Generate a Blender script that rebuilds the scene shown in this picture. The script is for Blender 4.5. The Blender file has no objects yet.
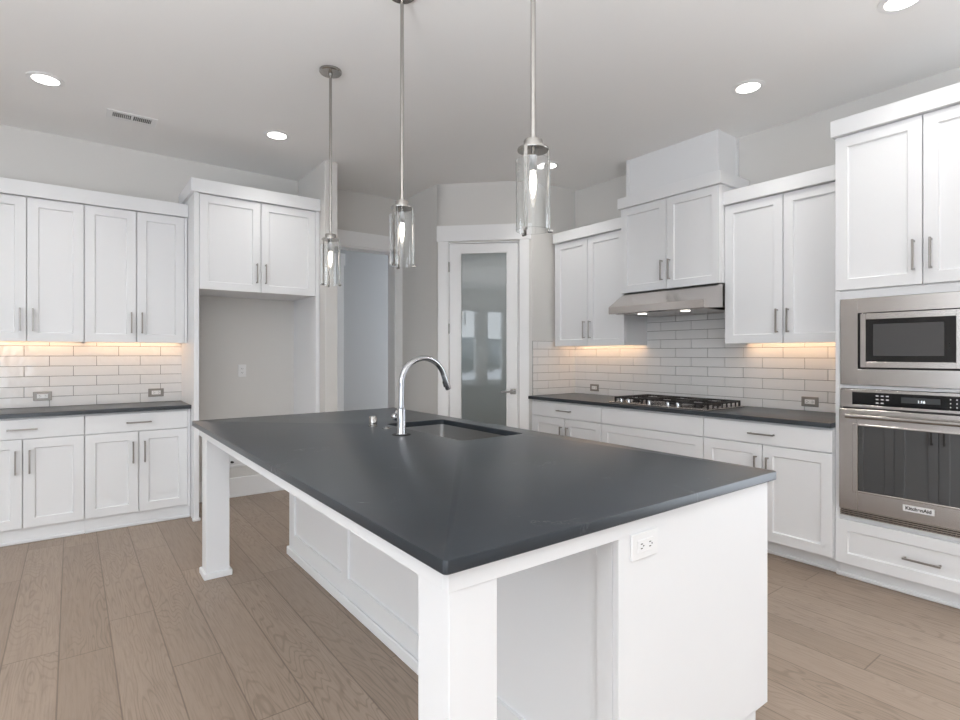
import bpy, bmesh, math, random
from mathutils import Vector, Matrix
random.seed(7)
C = bpy.context.scene.collection
SC = bpy.context.scene
PI = math.pi

# ------------------------------------------------------------------ camera
F_PX, AZ, Y0, CAM_H = 544.69, 0.927446, 354.2, 1.322
cam = bpy.data.cameras.new('camera'); camo = bpy.data.objects.new('camera', cam); C.objects.link(camo)
cam.sensor_fit = 'HORIZONTAL'; cam.sensor_width = 36; cam.lens = 36*F_PX/960
cam.shift_y = (Y0-360)/960
cam.clip_start = 0.02; cam.clip_end = 500
camo.location = (0, 0, CAM_H)
# forward = (cos AZ, sin AZ)
camo.rotation_euler = (PI/2, 0, AZ-PI/2)
SC.camera = camo

# ------------------------------------------------------------------ world / light / exposure
SC.view_settings.view_transform = 'Standard'; SC.view_settings.look = 'None'
SC.view_settings.gamma = 1; SC.view_settings.use_curve_mapping = False
SC.view_settings.exposure = -0.16
cy = SC.cycles
cy.use_denoising = True
cy.max_bounces = 14; cy.diffuse_bounces = 7; cy.glossy_bounces = 6; cy.transmission_bounces = 10; cy.transparent_max_bounces = 10
cy.caustics_reflective = False; cy.caustics_refractive = False
cy.sample_clamp_indirect = 6
SKY = 6.0
w = bpy.data.worlds.new('overcast_sky'); SC.world = w; w.use_nodes = True
nt = w.node_tree; bg = nt.nodes['Background']
tc = nt.nodes.new('ShaderNodeTexCoord'); sx = nt.nodes.new('ShaderNodeSeparateXYZ'); cr = nt.nodes.new('ShaderNodeValToRGB')
nz = nt.nodes.new('ShaderNodeTexNoise'); nz.inputs['Scale'].default_value = 3
nt.links.new(tc.outputs['Generated'], sx.inputs[0]); nt.links.new(tc.outputs['Generated'], nz.inputs['Vector'])
ma = nt.nodes.new('ShaderNodeMath'); ma.operation = 'MULTIPLY_ADD'; ma.inputs[1].default_value = .10
nt.links.new(nz.outputs['Fac'], ma.inputs[0]); nt.links.new(sx.outputs['Z'], ma.inputs[2])
nt.links.new(ma.outputs[0], cr.inputs[0])
cr.color_ramp.elements[0].position = 0.0; cr.color_ramp.elements[0].color = (.88, .94, 1, 1)
cr.color_ramp.elements[1].position = .6; cr.color_ramp.elements[1].color = (.87, .935, 1, 1)
nt.links.new(cr.outputs[0], bg.inputs[0]); bg.inputs[1].default_value = SKY
w.cycles.sampling_method = 'AUTOMATIC'

def portal(loc, rot, sx_, sy_):
    l = bpy.data.lights.new('window_portal', 'AREA'); l.shape = 'RECTANGLE'; l.size = sx_; l.size_y = sy_
    l.cycles.is_portal = True
    o = bpy.data.objects.new('window_portal', l); o.location = loc; o.rotation_euler = rot; C.objects.link(o)

# added fill spots without lamp bodies behind the camera, bounced off the ceiling
def ceiling_fill(x, y, z, power, rad=.25):
    l = bpy.data.lights.new('added_ceiling_fill', 'SPOT'); l.energy = power; l.color = (.95, .975, 1)
    l.spot_size = math.radians(165); l.spot_blend = .6; l.shadow_soft_size = rad
    o = bpy.data.objects.new('added_ceiling_fill', l); o.location = (x, y, z); o.rotation_euler = (PI, 0, 0); C.objects.link(o)
ceiling_fill(1.2, -1.7, 1.2, 290, .5); ceiling_fill(-1.3, .1, 1.2, 450, .5)

# openings of the great room behind the camera: (wall, from, to, z0, z1)
WX, WY = -4.0, -4.2
LEFT_WINDOWS = [(-1.0, -.40), (-1.92, -1.32), (-3.7, -2.3)]
LEFT_DOORS = [(-.22, 2.17)]      # tall glazed sliding door, z FZ0..2.8
FRONT_WINDOWS = [(-3.8, -1.0)]
RIGHT_ADDED_WINDOWS = [(-1.6, .3)]  # unseen opening, added to brighten the right side of the floor
WZ0, WZ1 = .52, 2.52
FZ0, FZ1 = .08, 2.8
for a_, b_ in LEFT_WINDOWS:
    portal((WX-.06, (a_+b_)/2, (WZ0+WZ1)/2), (PI/2, 0, -PI/2), b_-a_, WZ1-WZ0)
for a_, b_ in LEFT_DOORS:
    portal((WX-.06, (a_+b_)/2, 1.44), (PI/2, 0, -PI/2), b_-a_, 2.72)
for a_, b_ in FRONT_WINDOWS:
    portal(((a_+b_)/2, WY-.06, (FZ0+FZ1)/2), (PI/2, 0, 0), b_-a_, FZ1-FZ0)

for a_, b_ in RIGHT_ADDED_WINDOWS:
    portal((4.25+.2, (a_+b_)/2, (FZ0+FZ1)/2), (PI/2, 0, PI/2), b_-a_, FZ1-FZ0)

# ------------------------------------------------------------------ materials
def mat(name, col=(.8, .8, .8), rough=.5, metal=0, **kw):
    m = bpy.data.materials.new(name); m.use_nodes = True
    b = m.node_tree.nodes['Principled BSDF']
    b.inputs['Base Color'].default_value = (*col, 1); b.inputs['Roughness'].default_value = rough
    b.inputs['Metallic'].default_value = metal
    for k, v in kw.items():
        k = k.replace('_', ' ')
        b.inputs[k].default_value = v
    return m
def nodes(m): return m.node_tree.nodes, m.node_tree.links, m.node_tree.nodes['Principled BSDF']
class NB:
    """tiny node-graph helper"""
    def __init__(s, m): s.n, s.l, s.b = nodes(m)
    def node(s, t, **kw):
        n = s.n.new(t)
        for k, v in kw.items(): setattr(n, k, v)
        return n
    def set(s, inp, v):
        if hasattr(v, 'node'): s.l.new(v, inp)
        else: inp.default_value = v
    def math(s, op, a, b=0, c=0):
        n = s.node('ShaderNodeMath', operation=op)
        s.set(n.inputs[0], a); s.set(n.inputs[1], b); s.set(n.inputs[2], c); return n.outputs[0]
    def xyz(s, x, y, z=0):
        n = s.node('ShaderNodeCombineXYZ'); s.set(n.inputs[0], x); s.set(n.inputs[1], y); s.set(n.inputs[2], z); return n.outputs[0]
    def mix(s, f, a, b, blend='MIX'):
        n = s.node('ShaderNodeMix', data_type='RGBA', blend_type=blend)
        s.set(n.inputs[0], f)
        for i, v in ((6, a), (7, b)):
            if hasattr(v, 'node'): s.l.new(v, n.inputs[i])
            else: n.inputs[i].default_value = (*v, 1)
        return n.outputs[2]
    def noise(s, vec, scale, detail=2, rough=.5, dist=0):
        n = s.node('ShaderNodeTexNoise'); s.l.new(vec, n.inputs['Vector'])
        n.inputs['Scale'].default_value = scale; n.inputs['Detail'].default_value = detail
        n.inputs['Roughness'].default_value = rough; n.inputs['Distortion'].default_value = dist
        return n.outputs['Fac']
    def ramp(s, v, *stops):
        n = s.node('ShaderNodeValToRGB'); s.l.new(v, n.inputs[0]); e = n.color_ramp.elements
        while len(e) < len(stops): e.new(.5)
        for k, (p, c) in zip(e, stops): k.position = p; k.color = (c, c, c, 1) if isinstance(c, (int, float)) else (*c, 1)
        return n.outputs[0]
    def obj(s): return s.node('ShaderNodeTexCoord').outputs['Object']
    def sep(s, v):
        n = s.node('ShaderNodeSeparateXYZ'); s.l.new(v, n.inputs[0]); return n.outputs
    def bump(s, h, strength=.1, dist=.01):
        n = s.node('ShaderNodeBump'); s.l.new(h, n.inputs['Height']); n.inputs['Strength'].default_value = strength
        n.inputs['Distance'].default_value = dist; s.l.new(n.outputs[0], s.b.inputs['Normal'])

M = {}
M['cab'] = mat('white_cabinet_paint', (.80, .806, .815), .38)
M['trim'] = mat('white_trim_paint', (.86, .86, .86), .4)
M['wall'] = mat('greige_wall_paint', (.68, .665, .64), .75)
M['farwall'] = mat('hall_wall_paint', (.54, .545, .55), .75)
M['ceil'] = mat('ceiling_paint', (.86, .855, .845), .85)
for k in ('wall', 'ceil', 'farwall'):
    g = NB(M[k]); g.bump(g.noise(g.obj(), 60, 4, .6), .12, .004)
M['steel'] = mat('brushed_stainless', (.58, .545, .52), .27, 1)
g = NB(M['steel']); o_ = g.sep(g.obj())
v_ = g.noise(g.xyz(g.math('MULTIPLY', o_[0], 6), g.math('MULTIPLY', o_[1], 6), g.math('MULTIPLY', o_[2], 700)), 1, 2)
g.l.new(g.math('MULTIPLY_ADD', v_, .06, .22), g.b.inputs['Roughness'])
M['sinksteel'] = mat('sink_stainless', (.46, .455, .45), .3, 1)
M['nickel'] = mat('brushed_nickel', (.38, .365, .345), .20, 1)
M['darknickel'] = mat('satin_handle_metal', (.36, .34, .32), .30, 1)
M['chrome'] = mat('polished_chrome', (.52, .53, .55), .13, 1)
M['black'] = mat('black_cast_iron', (.018, .016, .016), .5)
M['blackglass'] = mat('black_glass', (.012, .012, .013), .04, 0)
M['ovenglass'] = mat('oven_door_glass', (.010, .010, .011), .02, 0, IOR=2.1)
M['mwscreen'] = mat('microwave_mesh_window', (.075, .075, .077), .12, 0)
M['display'] = mat('lcd_display', (.055, .06, .062), .15)
M['glow'] = mat('lit_digit', (.9, .95, 1), .4, 0, Emission_Color=(.9, .97, 1, 1), Emission_Strength=1.2)
M['print'] = mat('white_print', (.75, .75, .75), .4)
M['darkprint'] = mat('dark_print', (.06, .06, .06), .4)
M['slot'] = mat('dark_slot', (.03, .03, .03), .6)
M['plastic'] = mat('white_plastic', (.82, .82, .82), .3)
M['plate'] = mat('taupe_outlet_plate', (.30, .28, .26), .35, .6)
M['grout'] = mat('grey_grout', (.20, .185, .175), .9)
M['tile'] = mat('glazed_white_tile', (.78, .77, .76), .07)
g = NB(M['tile']); g.bump(g.noise(g.obj(), 14, 2, .5), .35, .010)
M['lens'] = mat('lit_downlight_lens', (1, 1, 1), .5, 0, Emission_Color=(1, .97, .92, 1), Emission_Strength=9)
M['hoodlamp'] = mat('lit_hood_lamp', (1, 1, 1), .5, 0, Emission_Color=(1, .93, .85, 1), Emission_Strength=6)
M['strip'] = mat('warm_led_strip', (1, .9, .8), .5, 0, Emission_Color=(1, .66, .40, 1), Emission_Strength=11)
M['bulb'] = mat('lit_candle_bulb', (1, 1, 1), .2, 0, Emission_Color=(1, .90, .78, 1), Emission_Strength=9)
M['bulbglass'] = mat('clear_bulb_glass', (1, 1, 1), .02, 0, Transmission_Weight=1, IOR=1.15)
M['glass'] = mat('clear_glass', (.97, .98, .98), .0, 0, Transmission_Weight=1, IOR=1.45)
M['pantryglass'] = mat('frosted_pantry_glass', (.46, .52, .51), .35, 0, Transmission_Weight=.72, IOR=1.5, Coat_Weight=1, Coat_Roughness=.015, Coat_IOR=1.72)
M['winglass'] = mat('window_glass', (1, 1, 1), 0, 0, Transmission_Weight=1, IOR=1.0)
M['snow'] = mat('snow', (.82, .84, .88), .8)
M['hill'] = mat('snowy_hillside', (.25, .28, .32), .9)
g = NB(M['hill']); g.l.new(g.mix(g.ramp(g.noise(g.obj(), .35, 6, .65), (.42, 0), (.58, 1)), (.05, .065, .075), (.22, .25, .28)), g.b.inputs['Base Color'])
M['fir'] = mat('dark_fir', (.035, .05, .045), .9)

# dark honed stone worktop
M['stone'] = mat('dark_soapstone', (.06, .065, .07), .36)
g = NB(M['stone']); oc = g.obj()
n1 = g.noise(oc, 3.0, 5, .6); n2 = g.noise(oc, 120, 2, .6)
base = g.mix(g.ramp(n1, (.3, 0), (.7, 1)), (.021, .026, .032), (.033, .040, .048))
vn = g.noise(oc, 1.7, 6, .7, 1.2)
vein = g.ramp(g.math('ABSOLUTE', g.math('SUBTRACT', vn, .5)), (0, 1), (.006, 0))
mask = g.ramp(g.noise(oc, 2.3, 2, .5), (.60, 0), (.72, 1))
spk = g.ramp(g.noise(oc, 55, 1, .5), (.76, 0), (.82, .5))
f_ = g.math('MULTIPLY', g.math('MULTIPLY', vein, mask), .55)
f_ = g.math('ADD', f_, g.math('MULTIPLY', spk, g.math('MULTIPLY', mask, .4)))
g.l.new(g.mix(f_, base, (.5, .5, .5)), g.b.inputs['Base Color'])
g.l.new(g.math('MULTIPLY_ADD', n1, .06, .26), g.b.inputs['Roughness'])


# oak plank floor, planks along Y
M['floor'] = mat('oak_plank_floor', (.3, .22, .17), .42)
g = NB(M['floor']); s = g.sep(g.obj())
PW = .193
u = g.math('DIVIDE', g.math('ADD', s[0], .045), PW)
col = g.math('FLOOR', u); fu = g.math('FRACT', u)
wn = g.node('ShaderNodeTexWhiteNoise', noise_dimensions='1D'); g.l.new(col, wn.inputs['W'])
v = g.math('ADD', g.math('DIVIDE', s[1], 1.7), g.math('MULTIPLY', wn.outputs['Value'], 7.3))
row = g.math('FLOOR', v); fv = g.math('FRACT', v)
wn2 = g.node('ShaderNodeTexWhiteNoise', noise_dimensions='2D'); g.l.new(g.xyz(col, row), wn2.inputs['Vector'])
rnd = wn2.outputs['Value']
off = g.math('MULTIPLY', rnd, 37)
gx = g.math('ADD', g.math('MULTIPLY', s[0], 1), off)
grainv = g.xyz(g.math('MULTIPLY', gx, 120), g.math('MULTIPLY', s[1], 5), off)
fine = g.noise(grainv, 1, 4, .65)
# cathedral grain: contours of a stretched noise field
fld = g.noise(g.xyz(g.math('MULTIPLY', gx, 6.5), g.math('MULTIPLY', s[1], .75), off), 1, 2, .5, .3)
ring = g.math('SINE', g.math('MULTIPLY', g.math('ADD', fld, g.math('MULTIPLY', fine, .012)), 190))
ringm = g.math('MULTIPLY', g.ramp(ring, (.45, 0), (1.0, 1)), g.ramp(g.noise(g.xyz(g.math('MULTIPLY', gx, 3), g.math('MULTIPLY', s[1], .8), off), 1, 1), (.40, .15), (.60, 1)))
tone = g.ramp(g.noise(g.xyz(g.math('MULTIPLY', gx, 4), g.math('MULTIPLY', s[1], 1.2), off), 1, 2), (.3, 0), (.7, 1))
c0 = g.mix(rnd, (.320, .245, .188), (.385, .300, .235))
c1 = g.mix(g.math('MULTIPLY', tone, .22), c0, (.265, .200, .154))
c2 = g.mix(g.math('MULTIPLY', g.ramp(fine, (.45, 0), (.72, 1)), .38), c1, (.17, .125, .095))
c3 = g.mix(g.math('MULTIPLY', ringm, .36), c2, (.13, .095, .072))
eu = g.math('MINIMUM', fu, g.math('SUBTRACT', 1, fu)); ev = g.math('MULTIPLY', g.math('MINIMUM', fv, g.math('SUBTRACT', 1, fv)), 1.7/PW)
ed = g.math('MINIMUM', eu, ev)
gap = g.ramp(ed, (.008, 1), (.02, 0))
g.l.new(g.mix(g.math('MULTIPLY', gap, .55), c3, (.10, .072, .055)), g.b.inputs['Base Color'])
g.bump(g.math('SUBTRACT', g.math('MULTIPLY', fine, .3), gap), .12, .004)
g.l.new(g.math('MULTIPLY_ADD', fine, .12, .38), g.b.inputs['Roughness'])

# ------------------------------------------------------------------ mesh helpers
def new(): return bmesh.new()
def add_box(bm, x0, x1, y0, y1, z0, z1, bev=0.0015, seg=1):
    t = bmesh.new()
    bmesh.ops.create_cube(t, size=1)
    for v in t.verts: v.co = Vector(((x0+x1)/2+v.co.x*(x1-x0), (y0+y1)/2+v.co.y*(y1-y0), (z0+z1)/2+v.co.z*(z1-z0)))
    if bev > 0:
        b = min(bev, .45*min(abs(x1-x0), abs(y1-y0), abs(z1-z0)))
        bmesh.ops.bevel(t, geom=t.edges[:], offset=b, segments=seg, affect='EDGES', profile=.5)
    merge(bm, t)
def merge(bm, t, mtx=None):
    if mtx is not None: bmesh.ops.transform(t, matrix=mtx, verts=t.verts[:])
    m = bpy.data.meshes.new('tmp'); t.to_mesh(m); t.free(); bm.from_mesh(m); bpy.data.meshes.remove(m)
def axis_matrix(axis):
    z = Vector(axis).normalized(); return z.to_track_quat('Z', 'Y').to_matrix().to_4x4()
def add_lathe(bm, prof, origin=(0, 0, 0), axis=(0, 0, 1), n=32, close=False):
    """prof: list of (radius, height)"""
    t = bmesh.new(); rings = []
    for r, h in prof:
        if r < 1e-6: rings.append([t.verts.new((0, 0, h))])
        else: rings.append([t.verts.new((r*math.cos(2*PI*k/n), r*math.sin(2*PI*k/n), h)) for k in range(n)])
    pairs = list(zip(rings[:-1], rings[1:]))
    if close: pairs.append((rings[-1], rings[0]))
    for a, b in pairs:
        for k in range(n):
            k2 = (k+1) % n
            if len(a) == 1 and len(b) == 1: continue
            if len(a) == 1: t.faces.new((a[0], b[k], b[k2]))
            elif len(b) == 1: t.faces.new((a[k], a[k2], b[0]))
            else: t.faces.new((a[k], a[k2], b[k2], b[k]))
    bmesh.ops.recalc_face_normals(t, faces=t.faces[:])
    merge(bm, t, Matrix.Translation(origin) @ axis_matrix(axis))
def add_cyl(bm, p, axis, r, h, n=24, bev=.0008):
    b = min(bev, r*.4, h*.4)
    add_lathe(bm, [(0, 0), (r-b, 0), (r, b), (r, h-b), (r-b, h), (0, h)], p, axis, n)
def add_tube(bm, pts, r, n=16):
    t = bmesh.new(); pts = [Vector(p) for p in pts]; rings = []
    up = None
    for i, p in enumerate(pts):
        d = (pts[min(i+1, len(pts)-1)]-pts[max(i-1, 0)]).normalized()
        if up is None: up = d.orthogonal().normalized()
        up = (up-d*up.dot(d)).normalized(); sd = d.cross(up)
        rr = r[i] if isinstance(r, (list, tuple)) else r
        rings.append([t.verts.new(p+(up*math.cos(2*PI*k/n)+sd*math.sin(2*PI*k/n))*rr) for k in range(n)])
    for a, b in zip(rings[:-1], rings[1:]):
        for k in range(n): t.faces.new((a[k], a[(k+1) % n], b[(k+1) % n], b[k]))
    t.faces.new(rings[0][::-1]); t.faces.new(rings[-1])
    bmesh.ops.recalc_face_normals(t, faces=t.faces[:])
    merge(bm, t)
def add_prism(bm, poly, axis, a0, a1, bev=.001):
    """poly of 2-D points in the plane normal to axis ('x': (y,z), 'y': (x,z), 'z': (x,y))"""
    def P(p, a): return {'x': (a, p[0], p[1]), 'y': (p[0], a, p[1]), 'z': (p[0], p[1], a)}[axis]
    t = bmesh.new()
    A = [t.verts.new(P(p, a0)) for p in poly]; B = [t.verts.new(P(p, a1)) for p in poly]
    n = len(poly)
    t.faces.new(A); t.faces.new(B[::-1])
    for k in range(n): t.faces.new((A[k], B[k], B[(k+1) % n], A[(k+1) % n]))
    bmesh.ops.recalc_face_normals(t, faces=t.faces[:])
    if bev: bmesh.ops.bevel(t, geom=t.edges[:], offset=bev, segments=1, affect='EDGES')
    merge(bm, t)
def rrect(x0, x1, y0, y1, r, k=6):
    pts = []
    for cx, cy_, a in ((x1-r, y1-r, 0), (x0+r, y1-r, PI/2), (x0+r, y0+r, PI), (x1-r, y0+r, 1.5*PI)):
        for i in range(k): 
            t = a+PI/2*i/(k-1); pts.append((cx+r*math.cos(t), cy_+r*math.sin(t)))
    return pts
def add_slab(bm, outer, z0, z1, ro=.004, inner=None, ri=.03, ease=.003):
    """stone slab with rounded corners, eased arris and an optional cut-out"""
    t = bmesh.new()
    def ring(rect, r, z, grow):
        x0, x1, y0, y1 = rect
        return [t.verts.new((x, y, z)) for x, y in rrect(x0-grow, x1+grow, y0-grow, y1+grow, max(r+grow, .0005))]
    def skin(rs):
        for a, b in zip(rs[:-1], rs[1:]):
            n = len(a)
            for k in range(n): t.faces.new((a[k], a[(k+1) % n], b[(k+1) % n], b[k]))
    o = [ring(outer, ro, z0, -ease*.5), ring(outer, ro, z0+ease*.5, 0), ring(outer, ro, z1-ease, 0), ring(outer, ro, z1-ease*.3, -ease*.3), ring(outer, ro, z1, -ease)]
    if inner:
        i = [ring(inner, ri, z1, ease), ring(inner, ri, z1-ease, 0), ring(inner, ri, z0, 0)]
        skin(o+i+[o[0]])
    else:
        skin(o); t.faces.new(o[-1]); t.faces.new(o[0][::-1])
    bmesh.ops.recalc_face_normals(t, faces=t.faces[:])
    merge(bm, t)
def add_shaker(bm, x0, x1, z0, z1, y=0.0, t=.02, st=.060, rec=.012):
    """framed flat-panel front: outer face at y, thickness t behind it"""
    q = bmesh.new(); e = .0018
    def ring(dx, yy): return [q.verts.new(p) for p in ((x0+dx, yy, z0+dx), (x1-dx, yy, z0+dx), (x1-dx, yy, z1-dx), (x0+dx, yy, z1-dx))]
    rs = [ring(0, y+t), ring(0, y+e), ring(e, y), ring(st, y), ring(st+.006, y+rec)]
    for a, b in zip(rs[:-1], rs[1:]):
        for k in range(4): q.faces.new((a[k], a[(k+1) % 4], b[(k+1) % 4], b[k]))
    q.faces.new(rs[-1]); q.faces.new(rs[0][::-1])
    bmesh.ops.recalc_face_normals(q, faces=q.faces[:])
    merge(bm, q)
def obj(name, bm, m, parent=None, smooth=False, loc=None):
    me = bpy.data.meshes.new(name); bm.to_mesh(me); bm.free()
    me.materials.append(M[m] if isinstance(m, str) else m)
    if smooth:
        me.shade_smooth(); me.set_sharp_from_angle(angle=math.radians(38))
    o = bpy.data.objects.new(name, me); C.objects.link(o)
    if parent: o.parent = parent
    if loc: o.location = loc
    return o
def tag(o, label, cat, group=None):
    o['label'] = label; o['category'] = cat
    if group: o['group'] = group
    return o
def thing(name, label, cat, loc=(0, 0, 0), rz=0, group=None):
    o = bpy.data.objects.new(name, None); C.objects.link(o); o.location = loc; o.rotation_euler = (0, 0, rz)
    o.empty_display_size = .1
    return tag(o, label, cat, group)
def struct(name, bm, m, parent=None, smooth=False):
    o = obj(name, bm, m, parent, smooth)
    if not parent: o['kind'] = 'structure'
    return o
def box_obj(name, dims, m, parent=None, bev=.0015):
    bm = new(); add_box(bm, *dims, bev); return obj(name, bm, m, parent)
def dup(root, loc, label):
    r = root.copy(); C.objects.link(r); r.location = loc; r['label'] = label
    for ch in list(root.children):
        c = ch.copy(); C.objects.link(c); c.parent = r
        for g_ in ch.children:
            d = g_.copy(); C.objects.link(d); d.parent = c
    return r
def text_obj(name, body, size, m, parent, mtx, extrude=.0004, bold=0):
    cu = bpy.data.curves.new('tmp_text', 'FONT'); cu.body = body; cu.size = size; cu.extrude = extrude; cu.offset = bold
    cu.align_x = 'CENTER'; cu.align_y = 'CENTER'
    o = bpy.data.objects.new('tmp_text', cu); C.objects.link(o)
    me = bpy.data.meshes.new_from_object(o.evaluated_get(bpy.context.evaluated_depsgraph_get()))
    bpy.data.objects.remove(o); bpy.data.curves.remove(cu)
    me.transform(mtx); me.materials.clear(); me.materials.append(M[m]); me.name = name
    r = bpy.data.objects.new(name, me); C.objects.link(r); r.parent = parent
    return r
FACE = Matrix.Rotation(PI/2, 4, 'X')      # text in XY -> upright in XZ, facing -Y

# ------------------------------------------------------------------ room shell
XB, YA, HC = 4.25, 5.41, 3.04
PX, PY = 2.96, 4.672           # pantry corner (left end of the diagonal wall)
QX, QY = PX+.957/2**.5, PY-.957/2**.5
XR = 5.6                        # hall beyond the cased opening
bm = new(); add_box(bm, WX-.15, XR+.2, WY-.15, 7.0, -.12, 0, 0); struct('floor', bm, 'floor')
bm = new(); add_box(bm, WX-.15, XR+.2, WY-.15, 7.0, HC, HC+.12, 0); struct('ceiling', bm, 'ceil')
# back wall with the cased opening to the hall
OX0, OX1, OZ = 2.06, 2.885, 2.46
bm = new()
add_box(bm, WX-.15, OX0, YA, YA+.14, 0, HC, 0); add_box(bm, OX1, XB+.14, YA, YA+.14, 0, HC, 0); add_box(bm, OX0, OX1, YA, YA+.14, OZ, HC, 0)
struct('wall_back', bm, 'wall')
bm = new(); add_box(bm, 1.795, 1.910, 4.68, YA, 0, HC, .003); struct('wall_stub', bm, 'wall')
# pantry walls: side, diagonal (with door opening), return
DL = .957
bm = new()
add_prism(bm, [(PX, YA), (PX, PY), (PX+.0707, PY-.0707), (PX+.1414, PY), (PX+.1414, YA)], 'z', 0, HC, 0)
struct('wall_pantry_side', bm, 'wall')
diag = Matrix.Translation((PX, PY, 0)) @ Matrix.Rotation(-PI/4, 4, 'Z')
t = new()
for a in ((0, .118, 0, .10, 0, HC), (.828, DL, 0, .10, 0, HC), (.118, .828, 0, .10, 2.445, HC)): add_box(t, *a, 0)
bm = new(); merge(bm, t, diag); struct('wall_pantry_diagonal', bm, 'wall')
bm = new(); add_prism(bm, [(QX, QY), (XB, QY), (XB, QY+.10), (QX+.0414, QY+.10)], 'z', 0, HC, 0); struct('wall_pantry_return', bm, 'wall')
# great-room walls behind the camera, with window openings
def wall_with_openings(name, along, fixed0, fixed1, a0, a1, openings, z0, z1, m):
    bm = new()
    def bx(p, q, zz0, zz1):
        if along == 'y': add_box(bm, fixed0, fixed1, p, q, zz0, zz1, 0)
        else: add_box(bm, p, q, fixed0, fixed1, zz0, zz1, 0)
    cur = a0
    for p, q, *zz in sorted(openings):
        w0, w1 = zz if zz else (z0, z1)
        bx(cur, p, 0, HC); bx(p, q, 0, w0); bx(p, q, w1, HC); cur = q
    bx(cur, a1, 0, HC)
    struct(name, bm, m)
wall_with_openings('wall_left', 'y', WX-.14, WX, WY, YA+.14, LEFT_WINDOWS+[(p, q, .08, 2.8) for p, q in LEFT_DOORS], WZ0, WZ1, 'wall')
wall_with_openings('wall_front', 'x', WY-.14, WY, WX-.14, XB+.14, FRONT_WINDOWS, FZ0, FZ1, 'wall')
wall_with_openings('wall_right', 'y', XB, XB+.14, WY, YA, RIGHT_ADDED_WINDOWS, FZ0, FZ1, 'wall')
wn_i = 0
def window(along, fixed, p, q, z0, z1):
    global wn_i
    wn_i += 1
    e = bpy.data.objects.new('window_%d' % wn_i, None); C.objects.link(e); e['kind'] = 'structure'
    e.location = (fixed, (p+q)/2, z0) if along == 'y' else ((p+q)/2, fixed, z0)
    e.rotation_euler = (0, 0, PI/2 if along == 'y' else 0)
    W, Hh = q-p, z1-z0
    bm = new(); f = .05
    add_box(bm, -W/2, -W/2+f, -.04, .04, 0, Hh); add_box(bm, W/2-f, W/2, -.04, .04, 0, Hh)
    add_box(bm, -W/2+f, W/2-f, -.04, .04, 0, f); add_box(bm, -W/2+f, W/2-f, -.04, .04, Hh-f, Hh)
    if W > 1.2: add_box(bm, -f/2, f/2, -.04, .04, f, Hh-f)
    obj('window_frame', bm, 'trim', e)
    sgn = -1 if along == 'y' else 1
    bm = new(); add_box(bm, -W/2-.04, W/2+.04, .05 if sgn > 0 else -.14, .14 if sgn > 0 else -.05, -.03, 0); obj('window_sill', bm, 'trim', e)
for p, q in LEFT_WINDOWS: window('y', WX-.07, p, q, WZ0, WZ1)
for p, q in LEFT_DOORS: window('y', WX-.07, p, q, .08, 2.8)
for p, q in FRONT_WINDOWS: window('x', WY-.07, p, q, FZ0, FZ1)
for p, q in RIGHT_ADDED_WINDOWS: window('y', XB+.07, p, q, FZ0, FZ1)
# hall beyond the opening
FY = 6.65
bm = new(); add_box(bm, OX0-1.2, XR+.2, FY, FY+.14, 0, HC, 0); struct('wall_hall_far', bm, 'farwall')
bm = new(); add_box(bm, OX0-1.34, OX0-1.2, YA+.14, FY+.14, 0, HC, 0); struct('wall_hall_left', bm, 'farwall')
bm = new(); add_box(bm, XR, XR+.14, YA+.14, 5.7, 0, HC, 0); add_box(bm, XR, XR+.14, 5.7, 6.5, 0, .5, 0); add_box(bm, XR, XR+.14, 5.7, 6.5, 2.2, HC, 0); add_box(bm, XR, XR+.14, 6.5, FY, 0, HC, 0)
struct('wall_hall_right', bm, 'farwall')
window('y', XR+.07, 5.7, 6.5, .5, 2.2)  # unseen window, added to give the hall cool daylight
portal((XR+.2, 6.1, 1.35), (PI/2, 0, PI/2), .8, 1.7)
# outside: snow field, hill and firs seen mirrored in the pantry glass
bm = new(); add_box(bm, -140, 60, -90, 90, -.9, -.6, 0); o = struct('ground_outside', bm, 'snow')
bm = new()
t = new(); bmesh.ops.create_grid(t, x_segments=60, y_segments=60, size=1)
for v in t.verts:
    x, y = v.co.x, v.co.y
    v.co = Vector((-85+x*35, -10+y*80, -1+6.0*math.exp(-((x-.1)*1.6)**2)*(1+.25*math.sin(3*y+1)+.12*math.sin(9*y+x*5))))
merge(bm, t); struct('hill_outside', bm, 'hill', smooth=True)
bm = new()
for k in range(110):
    yy = -34+k*.5+random.uniform(-.3, .3); xx = -34-random.uniform(0, 14); hh = random.uniform(1.6, 2.8)
    add_lathe(bm, [(.12, 0), (.12, hh*.12), (hh*.22, hh*.1), (hh*.12, hh*.4), (hh*.17, hh*.38), (hh*.07, hh*.7), (hh*.1, hh*.68), (0, hh)], (xx, yy, -.6), n=9)
o = obj('treeline_outside', bm, 'fir'); o['kind'] = 'stuff'; tag(o, 'dark fir treeline outside, mirrored in the pantry door glass', 'trees')

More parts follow.
